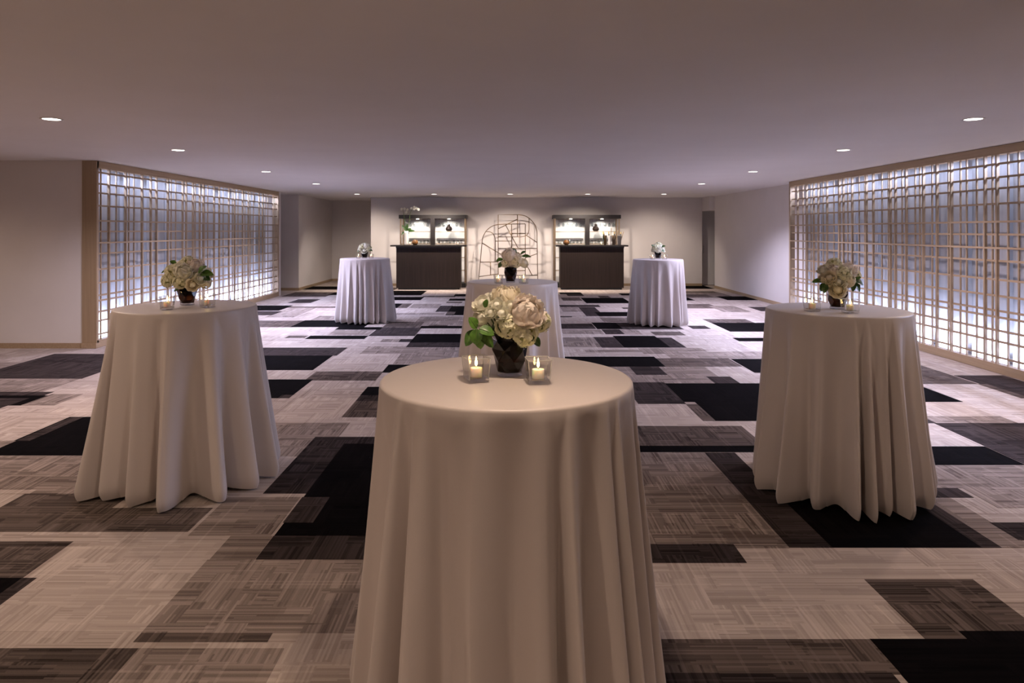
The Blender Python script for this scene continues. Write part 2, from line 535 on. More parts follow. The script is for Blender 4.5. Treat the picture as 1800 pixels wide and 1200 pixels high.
# ------------------------------------------------------------------ carpet patches (laid side by side on the floor)
# rows: picture row of far edge, of near edge, left and right column on the near edge, tone
PATCHES = [
    (622, 665.6, -64, 144, 'D'), (665.6, 688.7, -150, 75, 'M'), (688.7, 695, -60, 78, 'D'),
    (695, 742, -180, -30, 'K'), (700, 730, -230, -33, 'D'), (692.7, 712.7, 36, 95, 'M'),
    (713, 732, -40, 70, 'L'), (732.7, 801, -37, 215, 'K'), (732.7, 775, 28, 52, 'D'), (775, 801, -160, -32, 'M'),
    (802, 861, -200, 190, 'M'), (861, 868, -40, 52, 'P'), (868, 935, -78, 137, 'N'), (861, 868, 52, 190, 'M'),
    (893, 935, 137, 330, 'N'),
    (952, 1016, -400, 40, 'N'), (1016, 1100, -420, -78, 'K'), (1016, 1100, -78, -48, 'D'),
    (1140, 1290, -300, 112, 'N'), (1140, 1290, 112, 420, 'M'), (1113, 1129, 234, 470, 'N'),
    (942, 984, 368, 448, 'M'), (984, 1113, 248, 870, 'M'),
    (743, 802, 330, 568, 'M'), (768, 868, 462, 840, 'D'), (780, 942, 482, 780, 'K'),
    (868, 874, 420, 583, 'P'), (874, 919, 497, 550, 'D'), (874, 942, 330, 476, 'M'),
    (942, 984, 449, 860, 'D'),
    (680, 695, 633, 740, 'K'), (695, 705, 625, 745, 'D'), (705, 733.6, 600, 740, 'N'),
    (670, 694, 440, 490, 'M'), (653, 669, 535, 660, 'N'), (667, 700, 365, 508, 'K'), (694, 700, 488, 508, 'D'),
    (625, 650.6, 310, 550, 'K'), (611, 625, 270, 592, 'D'), (609, 622, 632, 715, 'M'), (611, 640, 690, 800, 'M'),
    (590, 596, 535, 640, 'K'), (576, 590.6, 647, 729, 'D'), (580, 589, 574, 647, 'M'), (596, 599.5, 528, 600, 'N'),
    (590, 594, 500, 535, 'N'), (596, 606, 515, 590, 'L'),
    (563, 575, 509, 640, 'K'), (575, 579.5, 588, 668, 'K'), (563.5, 575, 420, 509, 'N'), (555, 563, 545, 610, 'M'),
    (538.7, 541, 505, 600, 'N'), (541, 557.5, 466, 516, 'M'), (537, 546, 380, 490, 'K'), (547, 554, 395, 478, 'D'),
    (526, 532.5, 505, 546, 'D'), (513.5, 521.5, 492, 572, 'N'), (514, 518.5, 576, 640, 'K'), (503.5, 509, 531, 640, 'K'),
    (505.5, 511.5, 600, 690, 'N'), (511, 519, 600, 740, 'K'), (522, 527.5, 610, 739, 'K'), (520, 522, 742, 800, 'N'),
    (517, 521, 797, 860, 'K'), (525, 528.5, 788, 860, 'K'), (530.5, 532.5, 784, 812, 'N'),
    (533.5, 541.5, 640, 697, 'K'), (533.5, 541.5, 697, 715, 'N'), (534, 541.5, 718, 770, 'M'),
    (537.5, 548, 765, 789, 'D'), (538, 554, 783, 860, 'K'), (548, 553, 783, 798, 'N'), (550, 553, 695, 780, 'M'),
    (566, 576, 671, 737, 'N'), (573, 577, 737, 860, 'K'), (571, 573, 753, 786, 'N'),
    (587, 602, 720, 860, 'K'), (602, 610.5, 713, 860, 'D'), (596, 601, 668, 700, 'M'), (596, 601, 700, 721, 'D'),
    (641, 655, 671, 770, 'K'),
    # right half
    (514, 517, 985, 1024, 'K'), (516.5, 520, 998, 1027, 'D'), (515.5, 519, 1093, 1145, 'K'), (520, 523.4, 1055, 1074, 'N'),
    (523, 528.5, 990, 1024, 'N'), (523.5, 533, 1031, 1111, 'K'), (536, 539.5, 985, 1056, 'D'), (540, 555.5, 1031, 1063, 'D'),
    (548.5, 556, 1053, 1140, 'K'), (540.5, 543, 1096, 1125, 'N'), (556, 557.5, 985, 1006, 'D'), (558, 566, 1062, 1125, 'M'),
    (540, 548, 990, 1024, 'M'), (569, 578, 985, 1048, 'D'), (567, 578.5, 1050, 1096, 'K'), (567, 579, 1096, 1203, 'D'),
    (579, 587, 990, 1062, 'M'), (579, 587.5, 1065, 1099, 'D'), (579, 588, 1099, 1130, 'M'), (583, 589.5, 1152, 1206, 'N'),
    (593, 610, 985, 1057, 'M'), (592.5, 611, 1058, 1097, 'D'), (590.5, 611, 1097.5, 1179, 'K'), (593.5, 611, 1179, 1207, 'D'),
    (615, 619, 1030, 1130, 'M'), (612, 622, 1132, 1250, 'M'), (618, 630, 1180, 1385, 'M'),
    (627, 644.5, 1000, 1170, 'K'), (630, 644.5, 1170, 1305, 'N'), (631, 655, 1326, 1520, 'K'),
    (645, 659, 1119, 1187, 'D'), (645, 674, 1190, 1280, 'M'), (662, 674.5, 1258, 1302, 'D'),
    (672, 710, 1122, 1206, 'D'), (674, 706.5, 1202, 1693, 'K'), (700, 740, 1258, 1500, 'K'), (710.5, 740, 1236, 1258, 'N'),
    (749, 784, 1000, 1345, 'N'), (784, 795, 1000, 1420, 'K'), (796, 964, 900, 1388, 'M'),
    (796, 963, 1388, 1463, 'D'), (850, 963, 1463, 1726, 'K'), (876, 963, 1726, 1761, 'D'), (876, 963, 1761, 1816, 'M'),
    (856, 875, 1560, 1712, 'D'), (818, 858, 1480, 2050, 'M'), (858, 893, 1754, 2100, 'M'), (919, 950, 1790, 1930, 'D'),
    (785, 817.6, 1500, 1803, 'K'), (744, 817.6, 1805, 2200, 'D'), (734, 744, 1560, 1646, 'D'), (732, 744, 1646, 1790, 'M'),
    (643, 675, 1560, 1719, 'N'), (660, 720, 1862, 2200, 'D'), (675, 700, 1795, 1812, 'N'),
    (517.7, 522, 1190, 1254, 'N'), (523, 528, 1170, 1222, 'K'), (521, 527.5, 1279, 1400, 'K'), (534.5, 542, 1190, 1267, 'N'),
    (538, 548, 1272, 1320, 'M'), (539.5, 547, 1338, 1450, 'D'), (561, 567.5, 1249, 1327, 'N'), (567.5, 583, 1284, 1520, 'K'),
    (572.5, 578, 1218, 1250, 'D'), (594, 600, 1300, 1520, 'K'), (500.5, 507.5, 1195, 1256, 'K'), (512, 514.5, 1205, 1262, 'N'),
    (957, 990, 1000, 1313, 'D'), (1124.5, 1186, 900, 1585, 'N'), (1184, 1290, 900, 1660, 'D'), (1019, 1124, 1627, 1850, 'N'),
    (1124, 1290, 1676, 2100, 'K'), (1110, 1124, 1700, 1960, 'K'),
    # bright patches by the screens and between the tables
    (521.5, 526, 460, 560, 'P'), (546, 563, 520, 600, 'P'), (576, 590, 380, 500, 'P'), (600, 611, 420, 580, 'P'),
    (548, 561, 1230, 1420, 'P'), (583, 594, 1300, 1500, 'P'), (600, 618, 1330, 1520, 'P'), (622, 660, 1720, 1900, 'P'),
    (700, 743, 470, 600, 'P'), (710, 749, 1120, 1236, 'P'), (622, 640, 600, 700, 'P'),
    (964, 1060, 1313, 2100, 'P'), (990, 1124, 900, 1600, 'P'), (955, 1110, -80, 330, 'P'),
]
rng = random.Random(11)
zt = [0.0012]
rects = []
# unseen and plain stretches first: a loose running bond of pale patches
yy = -4.0
while yy < 20.6:
    dy = .62 + rng.random() * .75 + max(0, yy) * .03
    xx = -8.8 + rng.random()
    while xx < 5.3:
        dx = 1.5 + rng.random() * 2.2
        if yy > 2.0 and abs(xx + dx / 2) < (yy + dy) * .80 + .6:
            rects.append((xx, min(xx + dx, 5.3), yy, min(yy + dy, 20.6), rng.choice('LLLPPLPM')))
        elif yy <= 2.0:
            rects.append((xx, min(xx + dx, 5.3), yy, yy + dy, rng.choice('LPMNDK')))
        xx += dx
    yy += dy
for pt, pb, xl, xr, tone in PATCHES:
    ya, yb = floor_y(pb), floor_y(pt)
    rects.append(((xl - VX) * ya / F, (xr - VX) * ya / F, ya, yb, tone))
order = {'P': 0, 'L': 0, 'M': 1, 'N': 1, 'D': 1, 'K': 1}
nbase = len(rects) - len(PATCHES)
base_r, pat_r = rects[:nbase], rects[nbase:]
pale = [r for r in pat_r if r[4] == 'P']
dark = [r for r in pat_r if r[4] != 'P']
unit = {}
for k, m in CARPET.items():
    unit[k] = MB().box(0, 1, 0, 1, -1, 0).mesh('carpet_patch', m)
z = .0010
for layer in (base_r, pale, dark):
    for x0, x1, y0, y1, tone in layer:
        if x1 - x0 < .02 or y1 - y0 < .01:
            continue
        x0c, x1c = max(x0, FX0 + .05), min(x1, 5.28 if y1 < 12.9 else 5.58)
        if y0 > 8.8:
            x0c = max(x0c, -5.33)
        if x1c - x0c < .02:
            continue
        z += .00001
        o = link('carpet_patch', unit[tone], floor)
        o.location = (x0c, y0, z)
        o.scale = (x1c - x0c, y1 - y0, z - .0002)
Z0 = z + .0003                        # top of the carpet

# ------------------------------------------------------------------ downlights
ring_me = MB().lathe([(.066, -.004), (.082, -.006), (.084, 0), (.064, .0)], 32).mesh('trim_ring', M['trim_white'], True)
lens_me = MB().lathe([(0, -.003), (.066, -.003)], 32).mesh('lens', M['lens'])
DL = []
for row, py in enumerate((5.614, 7.78, 10.63, 13.42)):
    DL.append((-3.74, py, 'ceiling downlight, %s of the left row' % ('nearest', 'second nearest', 'second farthest', 'farthest')[row]))
    DL.append((3.84, py, 'ceiling downlight, %s of the right row' % ('nearest', 'second nearest', 'second farthest', 'farthest')[row]))
for x, nm in ((-3.76, 'leftmost'), (-1.82, 'above the left bar'), (.10, 'above the metal arch sculpture'), (2.05, 'above the right bar'), (3.97, 'rightmost')):
    DL.append((x, 17.2, 'ceiling downlight by the bar wall, ' + nm))
for x, y, lb in DL:
    t = thing('ceiling_downlight', 'round white ' + lb, 'downlight', (x, y, CEIL), 'recessed ceiling downlights')
    link('trim_ring', ring_me, t)
    link('lens', lens_me, t)
    wash = y > 17
    f = min(1.0, max(0.0, (y - 5.6) / 6.0))        # the far lamps are set brighter and cooler than the near ones
    fc = min(1.0, (y - 4.9) / 3.6)
    c = tuple(a * (1 - fc) + b * fc for a, b in zip(WARM, NEUTRAL))
    light('downlight_beam', 'SPOT', (x, y, CEIL - .012), WASH_W * (.8 if x < -3 else .5 if x > 3 else 1.0) if wash else DOWN_W * (1.0 + 2.2 * f), WASHC if wash else c, (R(30) if wash else 0, 0, 0),
          spot_size=R(110 if wash else 152 - 16 * f), spot_blend=.8 if wash else .55 + .1 * f, shadow_soft_size=.06)
# unseen ceiling lamps; the two beside the camera are added fill for frontal light
for x, y, e, lb in ((-3.8, 2.8, .62, 'left row, just out of frame'), (3.84, 2.8, .40, 'right row, just out of frame'), (-3.8, -.4, .60, 'left row, behind the camera'),
                (3.84, -.4, .15, 'right row, behind the camera'), (-2.1, -.3, .50, 'added fill left of the camera'), (1.3, -.9, .08, 'added fill right of the camera'),
                (-1.2, -3.0, .15, 'far behind the camera, left'), (1.3, -3.0, .15, 'far behind the camera, right'),
                (.1, 1.75, .42, 'over the space before the nearest table'), (-7.0, 6.6, .42, 'out of frame by the left wall'), (-7.0, 3.0, .35, 'out of frame left of the left row')):
    t = thing('ceiling_downlight', 'round white ceiling downlight, ' + lb, 'downlight', (x, y, CEIL), 'recessed ceiling downlights')
    link('trim_ring', ring_me, t)
    link('lens', lens_me, t)
    light('downlight_beam', 'SPOT', (x, y, CEIL - .012), DOWN_W * 1.3 * e, NEARC, (0, 0, 0), spot_size=R(160), spot_blend=.5, shadow_soft_size=.06)

# unseen accent lamp, added to brighten the second-row table and its flowers
t = thing('ceiling_downlight', 'added accent downlight above the nearest table, out of frame', 'downlight', (.25, 2.2, CEIL), 'recessed ceiling downlights')
link('trim_ring', ring_me, t)
link('lens', lens_me, t)
light('downlight_beam', 'SPOT', (.25, 2.2, CEIL - .014), 330, NEARC, (R(71.5), 0, R(2.5)), spot_size=R(25), spot_blend=.7, shadow_soft_size=.05)

# ------------------------------------------------------------------ lattice screens
H_ROWS = [2.266, 2.12, 1.999, 1.834, 1.638, 1.50, 1.353, 1.214, 1.009, .834, .672, .603, .458, .34, .17]
FLUSH = (1.638, 1.353)
LV = [181, 193.7, 208, 223, 230, 239, 251.7, 267, 277, 297, 304, 312, 323, 329, 341, 346, 353, 359, 362, 368, 378, 387, 395, 404,
      411.4, 414, 421, 428, 433, 438, 442.5, 448, 457, 463, 468, 473, 481.5, 485]
LV_DEEP = {193.7, 223, 251.7, 267, 277, 297, 323, 329, 341, 353, 359, 378, 387, 404, 414, 428, 438, 457, 463, 481.5}
RV = [1400.7, 1408.7, 1414, 1416.7, 1422.7, 1428.7, 1436.7, 1444, 1452, 1462.7, 1470.7, 1474, 1480.7, 1487, 1496, 1506.7, 1516.7, 1521,
      1533, 1546.7, 1558, 1563, 1572, 1582, 1590.7, 1605, 1613, 1621, 1634.7, 1644.7, 1663, 1670, 1684, 1695, 1712.5, 1729, 1740, 1750,
      1767.5, 1786, 1799]
RV_DEEP = {1400.7, 1416.7, 1428.7, 1436.7, 1452, 1474, 1480.7, 1496, 1521, 1533, 1563, 1572, 1590.7, 1621, 1644.7, 1670, 1729, 1750}


def lattice(name, label, sx, s, y0, y1, vbars, hs, rowscale, near_post):
    """sx: x of the face; s: direction into the wall (+1 right, -1 left)."""
    t = thing(name, label, 'lattice screen', (sx, y0, 0))

    def X(a, b):
        return (a, b) if s > 0 else (-b, -a)

    def part(nm, xa, xb, ya, yb, za, zb, m, bv=.0015):
        x_0, x_1 = X(xa, xb)
        mb = MB().box(x_0, x_1, ya - y0, yb - y0, za, zb)
        return mb.build(nm, m, t)

    part('top_rail', 0, .09, y0, y1, 2.365, CEIL - .004, M['oak'])
    part('bottom_rail', 0, .09, y0, y1, Z0, .10, M['oak'])
    part('end_post', 0, .09, y1 - .05, y1, .10, 2.365, M['oakv'])
    if near_post:
        part('corner_post', 0, .193, y0 - .012, y0 + .035, .07, CEIL - .004, M['oakv'])
        part('post_plinth', -.004, .193, y0 - .03, y0, Z0, .07, M['oak'])
    else:
        part('end_post', 0, .09, y0, y0 + .05, .10, 2.365, M['oakv'])
    ys = sorted(vbars, key=lambda a: a[0])
    for yv, deep in ys:
        if deep:
            part('vertical_bar', .003, .034, yv - .0105, yv + .0105, .10, 2.365, M['oakv'])
        else:
            part('vertical_bar', .022, .038, yv - .008, yv + .008, .10, 2.365, M['oakv'])
    edges = [y0 + .03] + [yv for yv, dp in ys if dp] + [y1 - .05]
    for h in hs:
        hh = h * rowscale if h > .3 else h
        if h in FLUSH:
            part('horizontal_bar', .000, .020, y0 + .03, y1 - .05, hh - .011, hh + .011, M['oak'])
        else:
            for a, b in zip(edges[:-1], edges[1:]):
                if b - a < .04:
                    continue
                part('horizontal_bar', .024, .044, a + .0125, b - .0125, hh - .011, hh + .011, M['oak'])
    return t


lv = [(abs(SL_X) * F / (VX - x), x in LV_DEEP) for x in LV]
rv = [(SR_X * F / (x - VX), x in RV_DEEP) for x in RV]
yk, k = min(y for y, d in rv), 0
steps = [.13, .17, .12, .2, .15, .1, .16, .19, .12]
while True:
    yk -= steps[k % len(steps)]
    if yk < SR_Y0 + .12:
        break
    rv.append((yk, k % 3 != 0)); k += 1
lattice('lattice_screen', 'tall oak lattice screen with oak corner post, backlit, on the left wall', SL_X, -1, SL_Y0, SL_Y1, lv, H_ROWS, 1.02, True)
lattice('lattice_screen', 'tall oak lattice screen, backlit, running out of frame on the right wall', SR_X, 1, SR_Y0, SR_Y1, rv, H_ROWS, 1.0, False)


def louvers(label, sx, s, y0, y1, pitch, off):
    t = thing('louver_curtain', label, 'curtain', (sx + s * .27, y0, 0))
    n = 0
    y = y0 + off
    r = random.Random(5)
    while y < y1 - .1:
        wd = min(pitch - .035, y1 - .04 - y)
        if y < y0 - .001:
            wd -= y0 - y
            ya = y0
        else:
            ya = y
        if wd > .1:
            U = np.linspace(0, 1, 13)
            Zs = np.array([.012, 2.4])
            P = np.zeros((13, 2, 3))
            ph = r.random() * .02
            for i, u in enumerate(U):
                # shallow vertical scallops over the width, far edge curling back
                dx = .020 * math.sin(u * math.pi * 3 + ph * 40) + .055 * (u - .5)
                P[i, :, 0] = s * dx
                P[i, :, 1] = ya + wd * u - y0
                P[i, :, 2] = Zs
            mb = MB().grid(P)
            o = mb.build('louver', M['louver'], t, True)
            so = o.modifiers.new('thickness', 'SOLIDIFY'); so.thickness = .004
        y += pitch
    for xo in (-.15, .15):
        MB().box(s * xo - .012, s * xo + .012, .1, y1 - y0 - .1, Z0, .02).build('led_profile', M['steel'], t)
    return t


louvers('frosted vertical louvers glowing behind the left lattice', SL_X, -1, SL_Y0 + .06, SL_Y1 - .02, .66, -.32)
louvers('frosted vertical louvers glowing behind the right lattice', SR_X, 1, SR_Y0 + .06, SR_Y1 - .02, .66, .0)

# ------------------------------------------------------------------ tablecloths
H_T = 1.07


def make_cloth(Rt, Rb, n, seed, amp=.05, rot=0.0):
    r = np.random.RandomState(seed)
    wd = r.uniform(.45, 1.7, n)
    edge = np.concatenate([[0], np.cumsum(wd)]) / wd.sum() * 2 * math.pi
    am = r.uniform(.40, 1.12, n + 1); am[-1] = am[0]
    skew = r.uniform(-.35, .35, n)
    depth0 = r.uniform(.0, .12, n)          # where on the drop a fold begins
    N = 640
    th = np.linspace(0, 2 * math.pi, N, endpoint=False)
    ki = np.clip(np.searchsorted(edge, th, side='right') - 1, 0, n - 1)
    u = (th - edge[ki]) / (edge[ki + 1] - edge[ki])
    span = edge[ki + 1] - edge[ki]
    us = u + skew[ki] * u * (1 - u)
    A = am[ki] * (1 - us) + am[ki + 1] * us
    asym = r.uniform(-.34, .34, n)
    wv = np.cos(2 * math.pi * us) + asym[ki] * np.sin(4 * math.pi * us)
    tang = np.sin(2 * math.pi * us) * span * r.uniform(-.085, .05, n)[ki]
    st = depth0[ki] * (0.5 - 0.5 * np.cos(2 * math.pi * u)) + depth0[(ki + (u > .5)) % n] * 0
    hang = r.uniform(0, .02, n)
    rows = []
    for q in np.linspace(0, 1, 7)[:-1]:
        rr = (Rt - .010) * q
        rows.append(np.stack([rr * np.cos(th), rr * np.sin(th), np.full(N, H_T)], 1))
    for a in np.linspace(0, math.pi / 2, 5):
        rr = Rt - .010 + .010 * math.sin(a)
        rows.append(np.stack([rr * np.cos(th), rr * np.sin(th), np.full(N, H_T - .010 + .010 * math.cos(a))], 1))
    for t in np.concatenate([np.linspace(.012, .12, 8), np.linspace(.14, .9, 24), np.linspace(.92, 1.0, 8)]):
        te = np.clip((t - st) / (1 - st), 0, 1)
        env = te ** .60
        flare = (Rb - Rt) * (t ** .85)
        g = np.clip((1 + wv) * .5, 0, 1.2)
        rad = Rt + .002 + flare * .30 - .034 * env * (1 - g) + env * (flare * .70 + amp * t ** .35 * 1.15) * g * A
        thd = th + tang * env * 1.1 + .010 * math.sin(3.3 * t + seed)
        # the hem rests on the floor: the lowest part tucks in a little
        tk = max(0, (t - .93) / .07)
        rad = rad - .028 * tk ** 2 * (.4 + .6 * (wv > -.2)) - .012 * tk * (1 - wv) * .5
        zz = (H_T - .012) * (1 - t) + (Z0 + .002) * t + (.006 + .018 * (1 - wv) * .5) * max(0, (t - .8) / .2)
        rows.append(np.stack([rad * np.cos(thd), rad * np.sin(thd), np.full(N, zz) if np.isscalar(zz) else zz], 1))
    P = np.stack(rows, 1)                     # (N, rows, 3)
    c, s = math.cos(rot), math.sin(rot)
    x = P[..., 0] * c - P[..., 1] * s
    y = P[..., 0] * s + P[..., 1] * c
    P[..., 0], P[..., 1] = x, y
    return P


TABLES = {
    'front': dict(x=0.0, y=2.20, R=.402, Rb=.440, n=20, seed=4, rot=.2, amp=.082, lab='floor-length champagne cloth on the nearest cocktail table, front and centre'),
    'left': dict(x=-1.998, y=4.27, R=.412, Rb=.500, n=19, seed=9, rot=.0, amp=.080, lab='floor-length champagne cloth on the cocktail table before the left lattice'),
    'right': dict(x=1.985, y=4.10, R=.400, Rb=.462, n=19, seed=13, rot=.5, amp=.078, lab='floor-length champagne cloth on the cocktail table before the right lattice'),
    'middle': dict(x=.055, y=6.34, R=.418, Rb=.50, n=22, seed=21, rot=.1, amp=.045, lab='floor-length champagne cloth on the cocktail table behind the nearest one'),
    'farleft': dict(x=-2.40, y=11.6, R=.415, Rb=.485, n=22, seed=31, rot=.3, amp=.045, lab='floor-length lavender-lit cloth on the far cocktail table by the left bar'),
    'farright': dict(x=2.50, y=11.25, R=.405, Rb=.455, n=21, seed=37, rot=.7, amp=.045, lab='floor-length lavender-lit cloth on the far cocktail table by the right bar'),
}
for k, T in TABLES.items():
    P = make_cloth(T['R'], T['Rb'], T['n'], T['seed'], T['amp'], T['rot'])
    mb = MB().grid(P, close_u=True)
    o = mb.build('tablecloth', M['cloth'], None, True, (T['x'], T['y'], 0))
    tag(o, T['lab'], 'tablecloth', 'draped cocktail tables')

ZT = H_T + .0005


# ------------------------------------------------------------------ flowers
def xform(P, Mx):
    sh = P.shape
    A = np.array(Mx)
    q = P.reshape(-1, 3) @ A[:3, :3].T + A[:3, 3]
    return q.reshape(sh)


def petal(r, az, hw, p0, p1, rs, ruf=.05, tip=.12, nu=7, nv=6, cup=.0):
    """One petal hugging a ball of radius r: from polar angle p0 (below) to p1 (towards the top)."""
    P = np.zeros((nu, nv, 3))
    ph = rs.uniform(0, 6.28)
    for j in range(nv):
        v = j / (nv - 1)
        wdt = hw * (math.sin(math.pi * min(1, .12 + v * .80)) ** .55) * (1 if v < .95 else .82)
        for i in range(nu):
            u = -1 + 2 * i / (nu - 1)
            a = az + u * wdt
            pol = p0 + (p1 - p0) * v - .10 * abs(u) ** 2 * v
            rr = r * (1 + tip * v ** 3 + ruf * v * math.sin(u * 4.2 + ph) + .05 * abs(u) ** 2 + cup * (1 - v))
            P[i, j] = (rr * math.sin(pol) * math.cos(a), rr * math.sin(pol) * math.sin(a), -rr * math.cos(pol))
    return P


def bloom(kind, r, rs):
    """Petals of one flower around +z; returns list of grids and a heart mesh builder."""
    out = []
    if kind == 'peony':
        lay = [(1.0, 6, .72, .25, 1.75, .10, .18), (.97, 6, .68, .3, 2.05, .10, .10), (.90, 7, .55, .4, 2.35, .10, .08),
               (.80, 7, .5, .5, 2.6, .10, .06), (.68, 6, .5, .8, 2.8, .10, .08), (.5, 5, .6, .9, 2.9, .08, .1)]
    elif kind == 'rose':
        lay = [(1.0, 5, .80, .35, 1.62, .03, .34), (.90, 4, .9, .4, 1.90, .03, .22), (.76, 4, .85, .4, 2.10, .03, .18),
               (.60, 4, .85, .5, 2.22, .03, .16), (.44, 3, .95, .6, 2.32, .03, .14), (.28, 3, .95, .7, 2.45, .03, .1)]
    else:  # ranunculus
        lay = [(1.0, 6, .8, .2, 1.7, .02, .16), (.92, 6, .75, .3, 1.9, .02, .14), (.82, 6, .7, .4, 2.05, .02, .12),
               (.70, 6, .7, .5, 2.2, .02, .12), (.56, 5, .75, .6, 2.3, .02, .12), (.42, 5, .75, .7, 2.4, .02, .1)]
    a0 = rs.uniform(0, 6.28)
    for rl, n, hw, p0, p1, rf, tp in lay:
        a0 += rs.uniform(.3, .9)
        for k in range(n):
            g = petal(r * rl * rs.uniform(.95, 1.05), a0 + 2 * math.pi * k / n + rs.uniform(-.12, .12), hw * rs.uniform(.9, 1.12),
                      p0, p1 + rs.uniform(-.15, .15), rs, rf, tp + rs.uniform(-.04, .05))
            if kind == 'peony':                  # crowded, disorderly inner petals
                tl = .10 if rl > .95 else .42
            else:
                tl = .07
            ax = rs.uniform(0, 6.28)
            Mt = Matrix.Rotation(rs.uniform(-tl, tl), 4, Vector((math.cos(ax), math.sin(ax), 0)))
            out.append(xform(g, Mt))
    return out


def floret(s, rs):
    """Four-petalled hydrangea floret about +z."""
    gs = []
    a0 = rs.uniform(0, 1.57)
    for k in range(4):
        a = a0 + k * math.pi / 2
        P = np.zeros((4, 4, 3))
        for j in range(4):
            v = j / 3
            wv = s * .52 * math.sin(math.pi * (.10 + .78 * v))
            for i in range(4):
                u = -1 + 2 * i / 3
                rx = s * v
                ty = u * wv
                P[i, j] = (rx * math.cos(a) - ty * math.sin(a), rx * math.sin(a) + ty * math.cos(a), s * (.55 * v * (1 - v) + .28 * abs(u) * v))
        gs.append(P)
    return gs


def facing(d, loc=(0, 0, 0), roll=0):
    q = Vector(d).normalized().to_track_quat('Z', 'Y')
    return Matrix.Translation(loc) @ q.to_matrix().to_4x4() @ Matrix.Rotation(roll, 4, 'Z')


def leaf_grid(L, W, bend, fold=.25, nu=7, nv=9):
    """Leaf along +x from the origin, face +z, with a folded midrib and a drooping tip."""
    P = np.zeros((nu, nv, 3))
    for j in range(nv):
        v = j / (nv - 1)
        wv = W * .5 * (math.sin(math.pi * v ** .85) ** .8) + (.002 if j < nv - 1 else 0)
        x = L * v
        zc = -bend * L * v * v
        for i in range(nu):
            u = -1 + 2 * i / (nu - 1)
            P[i, j] = (x, u * wv, zc + fold * abs(u) * wv - .04 * W * math.sin(v * 9) * abs(u))
    return P


KM = {'peony': 'peony', 'rose': 'white_petal', 'ranunculus': 'cream_petal', 'hydrangea': 'hydrangea'}


def add_flower(parent, kind, pos, r, d, seed, split, mname=None, lab=None):
    rs = np.random.RandomState(seed)
    m = M[mname or KM[kind]]
    Mx = facing(d, pos, rs.uniform(0, 6))
    if kind == 'hydrangea':
        heart = MB().lathe([(0, -r * .72), (r * .55, -r * .5), (r * .74, 0), (r * .55, r * .5), (0, r * .74)], 12)
        o = heart.build('hydrangea', M['hydrangea_heart'], parent, True)
        o.matrix_local = Mx
        n = 84 if r > .03 else 50
        one = MB()
        for k in range(n):
            zz = 1 - 1.55 * (k + .5) / n
            a = k * 2.39996
            q = math.sqrt(max(0, 1 - zz * zz))
            dd = Vector((q * math.cos(a), q * math.sin(a), zz)) + Vector(rs.uniform(-.38, .38, 3))
            dd.normalize()
            fm = facing(dd, dd * r * rs.uniform(.80, 1.0), rs.uniform(0, 6))
            gs = floret(r * rs.uniform(.23, .31), rs)
            if split:
                mb = MB()
                for g in gs:
                    mb.grid(g)
                f = mb.build('floret', m, o, True)
                f.matrix_local = fm
            else:
                for g in gs:
                    one.grid(xform(g, fm))
        if not split:
            one.build('florets', m, o, True)
        return o
    gs = bloom(kind, r, rs)
    core = MB().lathe([(0, -r * .7), (r * .5, -r * .45), (r * .58, 0), (r * .36, r * .32), (0, r * .42)] if kind != 'peony' else [(0, -r * .7), (r * .5, -r * .45), (r * .62, 0), (r * .48, r * .42), (0, r * .60)], 12)
    if split:
        o = core.build(kind, m, parent, True)
        o.matrix_local = Mx
        for g in gs:
            MB().grid(g).build('petal', m, o, True)
    else:
        for g in gs:
            core.grid(g)
        o = core.build(kind, m, parent, True)
        o.matrix_local = Mx
    if lab:
        o['label'] = lab
    return o


def add_leaf(parent, pos, d, up, L, W, bend=.25, mname='leaf'):
    x = Vector(d).normalized()
    z = Vector(up) - x * Vector(up).dot(x)
    z.normalize()
    y = z.cross(x)
    Mx = Matrix(((x.x, y.x, z.x, pos[0]), (x.y, y.y, z.y, pos[1]), (x.z, y.z, z.z, pos[2]), (0, 0, 0, 1)))
    mb = MB().grid(leaf_grid(L, W, bend))
    rib = [(L * v, 0, -bend * L * v * v + .0008) for v in np.linspace(0, .97, 7)]
    o = mb.build('leaf', M[mname], parent, True)
    MB().tube(rib, [.0014, .0013, .0012, .001, .0008, .0006, .0003], 5).build('midrib', M['stem'], o, True)
    o.matrix_local = Mx
    return o


